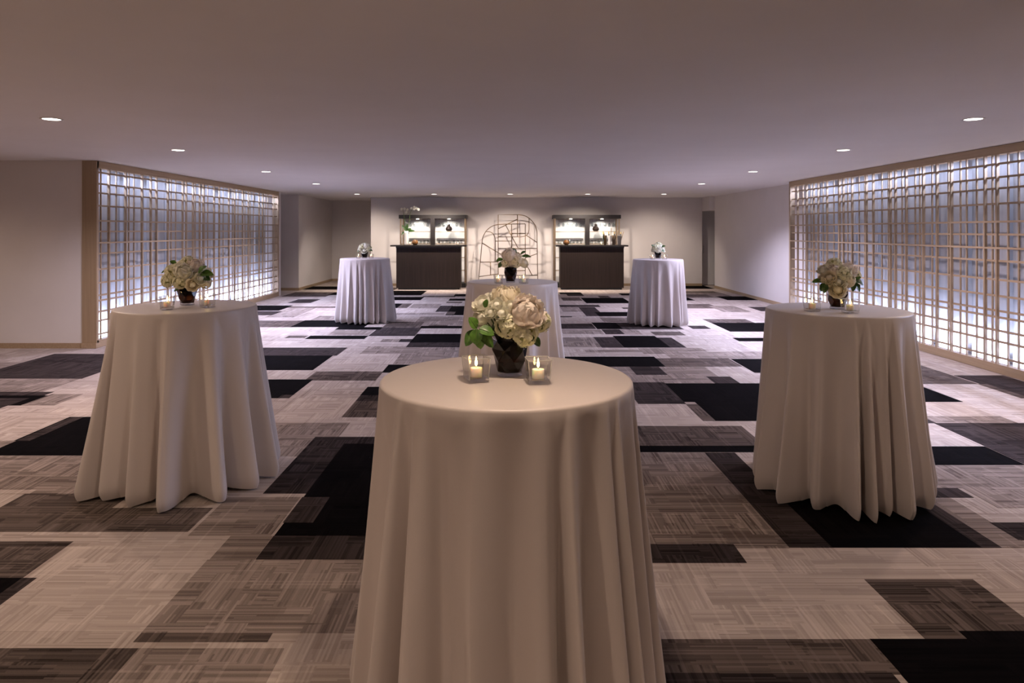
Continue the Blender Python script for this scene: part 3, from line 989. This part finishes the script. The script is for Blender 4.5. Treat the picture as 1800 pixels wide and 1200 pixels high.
def make_vase(loc, scale, label, rz):
    """Hexagonal faceted smoked-glass vase narrowing to a clear foot."""
    t = thing('vase', label, 'vase', loc, 'smoked glass vases', rz)
    s = scale
    n = 6
    rings = [(.0405, .014, 0), (.052, .050, .5), (.060, .088, 0), (.0575, .118, .5), (.0545, .140, 0)]
    vs, fs = [], []
    for r, zz, ro in rings:
        for i in range(n):
            a = 2 * math.pi * (i + ro) / n
            vs.append((r * s * math.cos(a), r * s * math.sin(a), zz * s))
    for k in range(len(rings) - 1):
        ro, rn = rings[k][2], rings[k + 1][2]
        for i in range(n):
            a, b = k * n + i, k * n + (i + 1) % n
            c = (k + 1) * n
            if rn > ro:       # next ring turned half a step forward
                fs.append((a, b, c + i)); fs.append((c + i, b, c + (i + 1) % n))
            else:
                fs.append((a, b, c + (i + 1) % n)); fs.append((a, c + (i + 1) % n, c + i))
    top = (len(rings) - 1) * n
    # lip and inner wall
    base = len(vs)
    for zz, q in ((.140, .9), (.06, .82)):
        for i in range(n):
            a = 2 * math.pi * i / n
            vs.append((.0545 * q * s * math.cos(a), .0545 * q * s * math.sin(a), zz * s))
    for i in range(n):
        j = (i + 1) % n
        fs.append((top + i, top + j, base + j, base + i))
        fs.append((base + i, base + j, base + n + j, base + n + i))
    fs.append(tuple(base + n + i for i in range(n)))
    fs.append(tuple(range(n))[::-1])
    b = MB().add(vs, fs).build('vase_body', M['vase'], t)
    bevel(b, .0012 * s, 1)
    prof = [(0, .0005), (.040, .0005), (.043, .004), (.0415, .0138), (0, .0138)]
    MB().lathe([(r * s, zz * s) for r, zz in prof], 12).build('clear_foot', M['vase_clear'], t)
    return t


def make_holder(loc, rz, label, scale=1.0):
    t = thing('candle_holder', label, 'candle holder', loc, 'square glass candle holders', rz)
    s = scale

    def sq(h, z, ins=.16):
        c = h * ins
        pts = [(-h + c, -h), (h - c, -h), (h, -h + c), (h, h - c), (h - c, h), (-h + c, h), (-h, h - c), (-h, -h + c)]
        return [(x * s, y * s, z * s) for x, y in pts]

    def shell(rings, cap0, cap1):
        vs, fs = [], []
        for r in rings:
            vs += r
        for k in range(len(rings) - 1):
            for i in range(8):
                j = (i + 1) % 8
                fs.append((k * 8 + i, k * 8 + j, (k + 1) * 8 + j, (k + 1) * 8 + i))
        if cap0:
            fs.append(tuple(range(8))[::-1])
        if cap1:
            q = (len(rings) - 1) * 8
            fs.append(tuple(q + i for i in range(8)))
        return MB().add(vs, fs)

    g = shell([sq(.0325, .014), sq(.0385, .076), sq(.0345, .076), sq(.0295, .0145)], False, True)
    g.build('glass_cup', M['clear_glass'], t)
    b = shell([sq(.030, .0005), sq(.0335, .003), sq(.0335, .011), sq(.0315, .0138)], True, True)
    b.build('thick_base', M['thick_glass'], t)
    rim = [p for p in sq(.0365, .076)]
    MB().tube(rim + rim[:2], .0013 * s, 5, False).build('rim', M['edge_highlight'], t, True)
    for ax, ay in ((1, 1), (1, -1), (-1, 1), (-1, -1)):
        MB().tube([(ax * .0305 * s, ay * .0305 * s, .012 * s), (ax * .0358 * s, ay * .0358 * s, .076 * s)], .0011 * s, 5).build('corner_highlight', M['edge_highlight'], t, True)  # whitish tubes added as painted highlights along the corners
    return t


wax_me = MB().lathe([(0, .0), (.0185, .0), (.0190, .002), (.0190, .027), (.0175, .029), (.013, .0285), (0, .0275)], 20).mesh('wax', M['wax'], True)
wick_me = MB().tube([(0, 0, .027), (.0005, 0, .032), (.001, 0, .036)], .0007, 5).mesh('wick', M['wick'])
flame_me = MB().lathe([(0, .033), (.0026, .036), (.0040, .041), (.0034, .048), (.0018, .056), (0, .064)], 10).mesh('flame', M['flame'], True)


def make_candle(loc, label, scale=1.0, energy=.55):
    t = thing('votive_candle', label, 'candle', loc, 'lit votive candles')
    t.scale = (scale,) * 3
    link('wax', wax_me, t)
    link('wick', wick_me, t)
    link('flame', flame_me, t)
    return t


def bouquet(label, loc, flowers, leaves, split=False):
    """loc: mouth of the vase; flowers: (kind, x, depth, z, r, material) around it; leaves: (x, depth, z, dir, L, W, bend, dark)."""
    t = thing('flower_bouquet', label, 'bouquet', loc, 'white flower bouquets')
    for i, (kind, x, y, z, r, mn) in enumerate(flowers):
        c = Vector((x, y, z))
        d = c - Vector((0, .01, -.02))
        d = d.normalized() + Vector((0, -.25, 0))
        add_flower(t, kind, c, r, d, 100 + i * 7 + int(abs(loc[0]) * 100), split, mn)
        MB().tube([c * .9, Vector((x * .25, y * .25, -.02)), Vector((x * .1, y * .1, -.075))], .0022, 5).build('stem', M['stem'], t, True)
    for x, y, z, d, L, W, bend, dk in leaves:
        add_leaf(t, (x, y, z), d, (0, -.75, .8), L, W, bend, 'leaf_dark' if dk else 'leaf')
    return t


def px_local(px, py, y, loc):
    p = at(px, py, y)
    return p.x - loc[0], p.z - loc[2]


def table_set(key, vase_px, vase_base_py, vscale, cands, fl, lv_, who, split=False, cscale=1.0, energy=.28, ppm=None):
    """Vase, bouquet and candles placed on the table top from the picture's columns and rows."""
    yv = F * (CAMH - ZT) / (vase_base_py - VY) + .042 * vscale
    dpy, ty = 0.0, TABLES[key]['y']
    if abs(yv - ty) > .25:
        yv = ty + .02
        dpy = VY + F * (CAMH - ZT) / (yv - .042) - vase_base_py
    loc = Vector(((vase_px - VX) * yv / F, yv, ZT))
    make_vase(loc, vscale, 'dark faceted glass vase on the %s table' % who, .25)
    mouth = (loc.x, loc.y, ZT + .132 * vscale)
    flowers, leaves = [], []
    for kind, px, py, rpx, dy, mn in fl:
        x, zz = px_local(px, py + dpy, yv + dy, mouth)
        flowers.append((kind, x, dy, zz, rpx * (yv + dy) / F, mn))
    for px, py, qx, qy, wpx, dy, bend, dk in lv_:
        x, zz = px_local(px, py + dpy, yv + dy, mouth)
        x2, z2 = px_local(qx, qy + dpy, yv + dy, mouth)
        L = math.hypot(x2 - x, z2 - zz)
        leaves.append((x, dy, zz, (x2 - x, -.25 * L, z2 - zz), L * 1.05, wpx * yv / F, bend, dk))
    bouquet('white flower bouquet in the dark vase on the %s table' % who, mouth, flowers, leaves, split)
    for (cx, cpy, rz), side in zip(cands, ('left', 'right')):
        yc = F * (CAMH - ZT) / (cpy - VY) + .032 * cscale
        if dpy:
            yc = yv - .09
        p = Vector(((cx - VX) * yc / F, yc, ZT))
        make_holder(p, rz, 'square clear glass candle holder %s of the vase, %s table' % (side, who), cscale)
        make_candle((p.x, p.y, ZT + .0146 * cscale), 'lit votive candle %s of the vase, %s table' % (side, who), cscale, energy)


# front table: every bloom placed from the picture (kind, column, row, radius in px, depth offset, petals)
table_set('front', 896, 664, 1.0, [(837, 674, .35), (946, 677, .12)],
          [('peony', 926, 548, 29, -.055, 'peony'), ('peony', 890, 522, 24, .01, 'cream_petal'),
           ('rose', 847, 533, 16, -.03, None), ('rose', 864, 522, 15, .02, None), ('rose', 846, 557, 15, -.05, None),
           ('rose', 862, 549, 10, -.075, None), ('rose', 881, 550, 12, -.08, None), ('rose', 873, 536, 12, -.06, None),
           ('rose', 898, 537, 11, -.055, None),
           ('hydrangea', 893, 571, 23, -.055, None), ('hydrangea', 922, 585, 24, -.05, None), ('hydrangea', 949, 566, 19, -.02, None),
           ('hydrangea', 905, 545, 30, .05, None), ('rose', 940, 530, 16, .05, None), ('rose', 868, 560, 22, .03, None)],
          [(838, 577, 826, 557, 17, -.07, .1, 0), (838, 580, 817, 604, 20, -.075, .2, 0), (838, 578, 836, 604, 20, -.09, .2, 0),
           (840, 580, 846, 611, 20, -.07, .2, 0), (842, 578, 868, 582, 20, -.085, .3, 0), (842, 583, 868, 606, 19, -.06, .2, 0),
           (935, 592, 950, 606, 14, -.03, .2, 1), (852, 540, 856, 526, 8, -.075, .1, 0), (880, 566, 862, 578, 10, -.05, .2, 1),
           (868, 590, 845, 575, 12, -.04, .2, 1)],
          'nearest', split=True, energy=.22)

table_set('left', 329, 537, 1.02, [(294, 545, .3), (364.5, 541, .9)],
          [('peony', 322, 477, 14, -.07, 'white_petal'), ('peony', 345, 466, 12, -.01, 'peony'), ('hydrangea', 304, 478, 14, -.03, None),
           ('hydrangea', 331, 463, 13, .02, None), ('rose', 339, 500, 10, -.09, 'cream_petal'), ('rose', 353, 489, 9, -.08, None),
           ('hydrangea', 318, 495, 13, -.06, None), ('hydrangea', 296, 493, 12, -.02, None), ('rose', 311, 466, 10, .0, None),
           ('hydrangea', 360, 496, 11, -.03, 'cream_petal'), ('rose', 364, 478, 10, .03, None), ('hydrangea', 333, 482, 15, .03, None)],
          [(348, 480, 362, 466, 13, -.07, .2, 0), (352, 481, 374, 478, 14, -.07, .3, 0), (355, 486, 370, 490, 11, -.06, .2, 1), (300, 474, 285, 478, 8, -.03, .1, 0),
           (310, 464, 300, 458, 8, 0, .1, 0), (318, 505, 306, 510, 8, -.05, .2, 1)],
          'left lattice side', cscale=1.05)

table_set('right', 1472, 544, 1.02, [(1427.5, 548, .05), (1494.5, 551, .2)],
          [('ranunculus', 1458, 488, 11, -.08, None), ('ranunculus', 1447, 489, 8, -.06, None), ('peony', 1493, 474, 13, -.02, 'peony'),
           ('peony', 1464, 475, 11, -.03, 'peony'), ('hydrangea', 1482, 482, 14, -.06, None), ('hydrangea', 1466, 466, 13, .02, None),
           ('hydrangea', 1491, 493, 12, -.06, 'cream_petal'), ('ranunculus', 1473, 509, 13, -.085, 'cream_petal'), ('ranunculus', 1458, 499, 9, -.06, 'cream_petal'),
           ('rose', 1446, 473, 9, -.02, None), ('hydrangea', 1503, 484, 10, .0, None), ('hydrangea', 1476, 492, 15, .0, None), ('rose', 1474, 495, 11, -.085, 'white_petal')],
          [(1446, 493, 1427, 493, 9, -.05, .2, 0), (1452, 498, 1441, 510, 12, -.05, .2, 1), (1450, 497, 1448, 514, 11, -.06, .2, 1),
           (1500, 492, 1517, 498, 13, -.05, .2, 1), (1500, 494, 1512, 510, 11, -.05, .2, 1), (1497, 496, 1500, 511, 10, -.06, .2, 1), (1500, 488, 1512, 486, 8, -.03, .1, 0)],
          'right lattice side', cscale=1.05)

table_set('middle', 897.5, 497, 1.0, [(876, 499, .2), (920.5, 499, .5)],
          [('peony', 895, 447, 12, -.05, 'peony'), ('ranunculus', 910, 449, 7, -.04, None), ('hydrangea', 908, 460, 10, -.06, 'cream_petal'),
           ('ranunculus', 922, 462, 8, -.04, 'cream_petal'), ('hydrangea', 887, 463, 7, -.04, 'cream_petal'), ('hydrangea', 905, 452, 10, .03, None), ('peony', 898, 460, 9, .0, None)],
          [(884, 455, 872, 457, 8, -.05, .2, 0), (884, 459, 876, 469, 7, -.05, .2, 1), (908, 444, 902, 436, 5, -.03, .1, 1), (915, 446, 924, 441, 5, -.03, .1, 1),
           (917, 450, 933, 449, 7, -.04, .2, 1), (886, 452, 882, 446, 5, -.02, .1, 1)],
          'second-row middle', energy=.5)

table_set('farleft', 641, 450.2, 1.0, [(630, 451.3, .2), (652.5, 451.3, .4)],
          [('hydrangea', 636, 430, 5, -.04, None), ('peony', 644, 428, 5.5, -.03, 'white_petal'), ('rose', 640, 436, 5, -.06, None), ('hydrangea', 648, 433, 5, -.03, None),
           ('hydrangea', 640, 430, 6.5, .02, None), ('rose', 632, 433, 4, -.03, None)],
          [(646, 434, 655, 436, 5, -.05, .2, 1), (634, 436, 628, 438, 4, -.03, .2, 1), (646, 430, 654, 430, 4, -.03, .2, 0)],
          'far left', energy=.6)

table_set('farright', 1156.5, 455, 1.0, [(1147, 456, .3), (1168, 456, .5)],
          [('hydrangea', 1152, 434, 5.5, -.04, None), ('rose', 1161, 433, 5.5, -.03, None), ('peony', 1157, 438, 6, -.05, 'white_petal'), ('rose', 1149, 439, 4, -.03, None),
           ('hydrangea', 1157, 431, 6, .02, None), ('rose', 1166, 438, 4.5, -.02, None)],
          [(1150, 433, 1145, 430, 4, -.07, .2, 1), (1163, 434, 1169, 431, 4, -.07, .2, 1), (1162, 438, 1168, 442, 4, -.06, .2, 1)],
          'far right', energy=.6)


# ------------------------------------------------------------------ bars along the far wall
BY = 17.75                                  # front face of the counters
SY0, SY1 = 18.45, 18.975                    # shelf unit against the wall
WINE = [(0, .0), (.030, .0), (.030, .003), (.004, .006), (.0035, .085), (.010, .095), (.034, .125), (.036, .150), (.029, .195), (.0275, .195), (.034, .150), (.010, .100), (0, .097)]
TUMB = [(0, 0), (.028, 0), (.034, .09), (.032, .09), (.027, .008), (0, .008)]
wine_me = MB().lathe(WINE, 14).mesh('wine_glass', M['stem_glass'], True)
tumb_me = MB().lathe(TUMB, 14).mesh('tumbler', M['stem_glass'], True)


def bar(side, x0, x1, xs0, xs1, cx0, cx1, xc):
    """x0-x1 panel, cx0-cx1 worktop, xs0-xs1 shelf unit, xc centre of its middle column."""
    t = thing('bar_counter', 'dark wood bar counter with black top, %s of the metal arch' % side, 'bar', ((x0 + x1) / 2, BY, 0))
    ox = (x0 + x1) / 2

    def p(nm, a, b, c, d, e, f, m, bv=.003):
        o = MB().box(a - ox, b - ox, c - BY, d - BY, e, f).build(nm, m, t)
        return bevel(o, bv) if bv else o
    p('front_panel', x0, x1, BY, BY + .04, .05, 1.105, M['bar_wood'])
    p('side_panel', x0, x0 + .04, BY + .04, BY + .42, .05, 1.105, M['bar_wood'])
    p('side_panel', x1 - .04, x1, BY + .04, BY + .42, .05, 1.105, M['bar_wood'])
    p('toe_kick', x0 + .04, x1 - .04, BY + .05, BY + .38, Z0, .05, M['black'], 0)
    p('inner_shelf', x0 + .04, x1 - .04, BY + .04, BY + .40, .55, .575, M['black'], 0)
    p('worktop', cx0, cx1, BY - .06, BY + .47, 1.125, 1.165, M['stone_top'])
    p('worktop_apron', x0 - .01, x1 + .01, BY - .008, BY + .44, 1.085, 1.125, M['bar_dark'])
    # shelf unit
    s = thing('shelf_unit', 'bronze-framed bar shelf with dark beam and glassware behind the %s bar' % side, 'shelf', ((xs0 + xs1) / 2, SY0, 0))
    sxo = (xs0 + xs1) / 2

    def q(nm, a, b, c, d, e, f, m, bv=.003):
        o = MB().box(a - sxo, b - sxo, c - SY0, d - SY0, e, f).build(nm, m, s)
        return bevel(o, bv) if bv else o
    q('beam', xs0 - .03, xs1 + .03, SY0 - .02, SY1, 1.865, 1.965, M['bar_dark'])
    q('middle_column', xc - .06, xc + .06, SY0 - .01, SY0 + .10, .12, 1.865, M['bar_dark'])
    for xa in (xs0, xs1 - .035):
        q('post', xa, xa + .035, SY0, SY0 + .035, .12, 1.865, M['bronze'])
        q('post', xa, xa + .035, SY1 - .06, SY1 - .025, .12, 1.865, M['bronze'])
    q('base', xs0, xs1, SY0, SY1 - .03, Z0, .12, M['black'])
    q('back_panel', xs0 + .035, xs1 - .035, SY1 - .022, SY1 - .004, .12, 1.865, M['white_gloss'])
    for zz in (.45, .80, 1.17, 1.505):
        for a, b in ((xs0 + .036, xc - .061), (xc + .061, xs1 - .036)):
            q('shelf', a, b, SY0 + .034, SY1 - .03, zz + .004, zz + .016, M['clear_glass'], 0)
            q('shelf_edge', a, b, SY0 + .016, SY0 + .034, zz, zz + .018, M['bronze'])
    for a, b in ((xs0 + .036, xc - .061), (xc + .061, xs1 - .036)):
        q('glass_rail', a, b, SY0 + .20, SY0 + .215, 1.845, 1.857, M['bronze'], 0)
        q('back_rail', a, b, SY1 - .07, SY1 - .05, 1.27, 1.33, M['steel'], 0)
    for i, f in enumerate((.26, .74)):
        lx = xs0 + (xs1 - xs0) * f
        pk = MB().lathe([(0, 0), (.035, 0), (.037, .012), (0, .012)], 20).build('puck_lamp', M['puck'], s, False, (lx - sxo, .14, 1.851))
        light('puck_light', 'SPOT', (lx, SY0 + .14, 1.845), 30, (1, .93, .84), (R(28), 0, 0), spot_size=R(120), spot_blend=.7, shadow_soft_size=.03)
    # stemware hanging under the beam, and glasses upside down on the lower shelf
    for bi, (a, b) in enumerate(((xs0 + .08, xc - .10), (xc + .10, xs1 - .08))):
        bay = ('left', 'right')[bi]
        n = 6
        ORD = ('first', 'second', 'third', 'fourth', 'fifth', 'sixth', 'seventh')
        for k in range(n):
            x = a + (b - a) * (k + .5) / n
            o = link('wine_glass', wine_me, None, (x, SY0 + .20, 1.843))
            o.rotation_euler = (math.pi, 0, 0)
            tag(o, 'hanging stemmed glass, %s from the left, %s bay, %s bar shelf' % (ORD[k], bay, side), 'glass', 'hanging glasses, %s bay, %s bar' % (bay, side))
        for k in range(7):
            x = a + (b - a) * (k + .5) / 7
            o = link('tumbler', tumb_me, None, (x, SY0 + .22, 1.1885 + .09))
            o.rotation_euler = (math.pi, 0, 0)
            tag(o, 'upturned tumbler, %s from the left, lower shelf, %s bay, %s bar' % (ORD[k], bay, side), 'glass', 'tumblers, %s bay, %s bar' % (bay, side))
    return t, s


def bx(px, y=BY):
    return (px - VX) * y / F


def sx_(px):
    return (px - VX) * SY0 / F


bar('left', bx(696.5), bx(809.8), sx_(703), sx_(818.5), bx(686.5), bx(820), sx_(760.5))
bar('right', bx(984.8), bx(1096.5), sx_(974.5), sx_(1089.5), bx(977), bx(1104), sx_(1032.5))
ZW = 1.1655
YW = BY + .16

M['gourd'] = noise_color(mat('dark_gourd_glaze', rough=.3), (.018, .012, .010), (.035, .022, .016), nscale=20)
M['amber'] = noise_color(mat('amber_glaze', rough=.2), (.10, .042, .012), (.18, .08, .022), nscale=20)
M['white_ceramic'] = noise_color(mat('white_ceramic', rough=.4), (.70, .68, .66), (.74, .72, .70), nscale=8)
GOURD = [(0, 0), (.055, 0), (.085, .03), (.095, .065), (.080, .105), (.045, .135), (.035, .150), (.042, .170), (.036, .190), (.015, .200), (0, .201)]
ROUND = [(0, 0), (.045, 0), (.075, .025), (.085, .065), (.072, .105), (.045, .125), (.050, .135), (.043, .135), (.038, .12), (0, .118)]
for side, px, m in (('left', 789.5, 'gourd'), ('right', 1046.7, 'gourd')):
    o = MB().lathe(GOURD, 24).build('gourd_vase', M[m], None, True, (sx_(px) * 1.01, SY0 + .12, 1.5235))
    tag(o, 'dark gourd-shaped vase on the upper shelf of the %s bar' % side, 'vase')
for side, px in (('left', 729.5), ('right', 995.5)):
    o = MB().lathe(ROUND, 24).build('round_vase', M['amber'], None, True, (bx(px, YW), YW, ZW))
    tag(o, 'small round amber vase on the %s bar counter' % side, 'vase')
for side, px, nm in (('left', 720.5, 'beside the amber vase'), ('left', 805, 'at the right end'), ('right', 988, 'beside the amber vase'), ('right', 1057, 'beside the buckets')):
    p = (bx(px, YW - .08), YW - .08, ZW)
    make_holder(p, .3, 'tiny glass candle holder on the %s bar %s' % (side, nm))
    make_candle((p[0], p[1], ZW + .0146), 'tiny lit candle on the %s bar %s' % (side, nm), 1.0, .5)

# orchid in a tall white vase on the left bar
ox, oy = bx(714.5, YW), YW
o = MB().lathe([(0, 0), (.05, 0), (.055, .02), (.062, .30), (.064, .365), (.057, .365), (.05, .05), (0, .04)], 24).build('tall_vase', M['white_ceramic'], None, True, (ox, oy, ZW))
tag(o, 'tall white cylindrical vase holding the orchid on the left bar', 'vase')
orch = thing('orchid', 'white orchid with two arching stems in the tall vase on the left bar', 'orchid', (ox, oy, ZW + .33))
s1 = [at(713, 406, oy), at(712, 392, oy), at(709.5, 375, oy), at(708, 368, oy), at(711, 366, oy), at(716, 367, oy)]
s2 = [at(716, 406, oy), at(719, 392, oy), at(721, 375, oy), at(724, 367, oy), at(729, 363.5, oy), at(736, 367, oy)]
base = Vector((ox, oy, ZW + .33))
for pts in (s1, s2):
    MB().tube([p - base for p in pts], .006, 6).build('stem', M['stem'], orch, True)
rs = np.random.RandomState(3)
for i, (px, py) in enumerate(((706, 367.5), (711, 367), (716, 368.5), (714, 373), (723, 366), (728, 364), (732, 366), (735.5, 368), (728, 367))):
    c = at(px, py, oy - .02) - base
    mb = MB()
    for k in range(5):
        a = k * 2 * math.pi / 5 + .3
        g = leaf_grid(.042, .034 if k % 2 else .024, .15, .1, 5, 5)
        Mx = Matrix.Rotation(R(90), 4, 'X') @ Matrix.Rotation(a, 4, 'Z')
        mb.grid(xform(g, Mx))
    f = mb.build('orchid_bloom', M['white_petal'], orch, True)
    f.location = c
    f.rotation_euler = (rs.uniform(-.4, .4), 0, rs.uniform(-.7, .7))
for qx, qy in ((708, 396), (711, 398), (722, 401), (728, 404), (706, 411), (719, 410), (716, 394)):
    a = Vector((at(714.5, 406, oy).x, oy, at(714.5, 406, oy).z)) - base
    b = at(qx, qy, oy) - base
    d = b - a
    add_leaf(orch, a, (d.x, -.05, d.z), (0, -1, .5), d.length * 1.1, .07, .25, 'leaf_dark')

# buckets of bottles and tools at the right end of the right bar
M['bucket_tan'] = noise_color(mat('tan_leather', rough=.5), (.24, .17, .11), (.30, .22, .15), nscale=20)
M['bottle'] = mat('dark_green_bottle', (.012, .02, .010), .1)
M['foil'] = mat('gold_foil', (.62, .45, .18), .35, .8)
BK = [(0, 0), (.042, 0), (.046, .01), (.060, .235), (.064, .240), (.064, .250), (.056, .250), (.043, .02), (0, .02)]
specs = [(1064.5, 'brass', 'gold-toned', .80, .10), (1071.5, 'white_ceramic', 'white', .84, -.03), (1080, 'bucket_tan', 'tan', .88, .10), (1088.5, 'steel', 'silver', .92, -.03)]
for px, m, c, sc, dy in specs:
    p = (bx(px, YW), YW + dy, ZW)
    t = thing('bar_bucket', '%s tapered bucket at the right end of the right bar' % c, 'bucket', p, 'buckets on the right bar')
    MB().lathe([(r * sc, z) for r, z in BK], 20).build('bucket_body', M[m], t, True)
    for a in (0, math.pi):
        MB().tube([(math.cos(a) * .058 * sc, -.02, .20), (math.cos(a) * .075 * sc, -.02, .195), (math.cos(a) * .075 * sc, .02, .195), (math.cos(a) * .058 * sc, .02, .20)], .004, 5).build('handle', M['brass'], t, True)
bott = [(1064.5, -.35, .10, 'neck leaning left in the gold-toned bucket'), (1071.5, -.18, -.03, 'neck standing in the white bucket'), (1080, .12, .10, 'neck standing in the tan bucket'), (1088.5, .28, -.03, 'neck leaning right in the silver bucket')]
for px, tilt, dy, c in bott:
    t = thing('bottle', 'dark bottle, ' + c, 'bottle', (bx(px, YW), YW + dy, ZW + .03), 'bottles on the right bar')
    t.rotation_euler = (0, tilt * .5, 0)
    MB().lathe([(0, 0), (.030, 0), (.032, .02), (.032, .17), (.013, .235), (.0125, .31), (0, .31)], 14).build('bottle_glass', M['bottle'], t, True)
    MB().lathe([(.0135, .255), (.014, .315), (0, .318)], 12).build('foil_cap', M['foil'], t, True)
M['stick'] = wood('pale_stick', (.36, .25, .14), (.46, .33, .2), .5, 'Z')
for px, tilt, L, c in ((1066, -.55, .36, 'leaning far left'), (1073, .1, .42, 'standing tallest'), (1083, .3, .36, 'beside the silver bucket'), (1091, .5, .34, 'leaning far right')):
    o = MB().tube([(0, 0, 0), (0, 0, L * .9), (0, 0, L)], [.008, .010, .013], 8).build('muddler', M['stick'], None, True, (bx(px, YW - .01) - tilt * .04, YW - .01, ZW + .022))
    o.rotation_euler = (.05, tilt * .55, 0)
    tag(o, 'pale wooden bar stick in the buckets, ' + c, 'bar tool', 'bar sticks')

# ------------------------------------------------------------------ metal arch sculpture
AY = 18.55
sc_o = at(900, 504, AY); sc_o.z = Z0
art = thing('arch_sculpture', 'openwork brass rod sculpture of two overlapping arches by the far wall', 'sculpture', sc_o)


def rod(pts, nm='rod', dy=0):
    P = []
    for X_, Y_ in pts:
        p = at(820 + X_ / 8.571, 360 + Y_ / 8.571, AY + dy) - sc_o
        P.append(p)
    MB().tube(P, .0105, 8).build(nm, M['brass'], art, True)


def curve(pts, n=8):
    """Catmull-Rom through the points."""
    out = []
    p = [pts[0]] + list(pts) + [pts[-1]]
    for i in range(1, len(p) - 2):
        for k in range(n):
            t = k / n
            a = [0, 0]
            for c in (0, 1):
                a[c] = .5 * (2 * p[i][c] + (-p[i - 1][c] + p[i + 1][c]) * t + (2 * p[i - 1][c] - 5 * p[i][c] + 4 * p[i + 1][c] - p[i + 2][c]) * t * t
                             + (-p[i - 1][c] + 3 * p[i][c] - 3 * p[i + 1][c] + p[i + 2][c]) * t ** 3)
            out.append(tuple(a))
    return out + [pts[-1]]


FLR = (405 + F * CAMH / AY - 360) * 8.571
rod([(478, FLR - 2), (478, 148), (790, 148)] + curve([(790, 148), (880, 165), (960, 215), (1030, 300), (1058, 390), (1062, 470)])[1:] + [(1075, FLR - 2)], 'outer_arch_rod')
rod([(172, FLR - 2), (235, 560)] + curve([(235, 560), (250, 480), (300, 390), (380, 325), (470, 297), (560, 291)])[1:] + [(885, 285)], 'outer_arch_rod', -.03)
rod(curve([(300, 402), (360, 408), (410, 445), (432, 510), (434, 600)]) + [(436, 860)], 'inner_arch_rod', -.03)
rod([(482, 482), (820, 481)] + curve([(820, 481), (890, 465), (930, 425), (942, 370)])[1:] + [(942, 205)], 'inner_arch_rod')
for a in ([(768, 148), (768, 478)], [(482, 358), (768, 215)], [(590, 305), (780, 655)], [(680, 288), (680, 660)], [(885, 285), (885, 1060)], [(680, 432), (885, 432)],
          [(435, 545), (680, 545)], [(482, 655), (1062, 655)], [(905, 460), (1062, 565)], [(885, 800), (1062, 735)], [(478, 945), (885, 820)], [(885, 870), (990, 1060)],
          [(478, 1060), (1072, 1060)], [(680, 995), (885, 988)], [(235, 575), (520, 745)], [(205, 862), (478, 858)], [(362, 862), (362, 1055)], [(182, 1082), (478, 1040)]):
    rod(a)

print('objects', len(bpy.data.objects), 'tris', sum(len(o.data.polygons) * 2 for o in bpy.data.objects if o.type == 'MESH'))
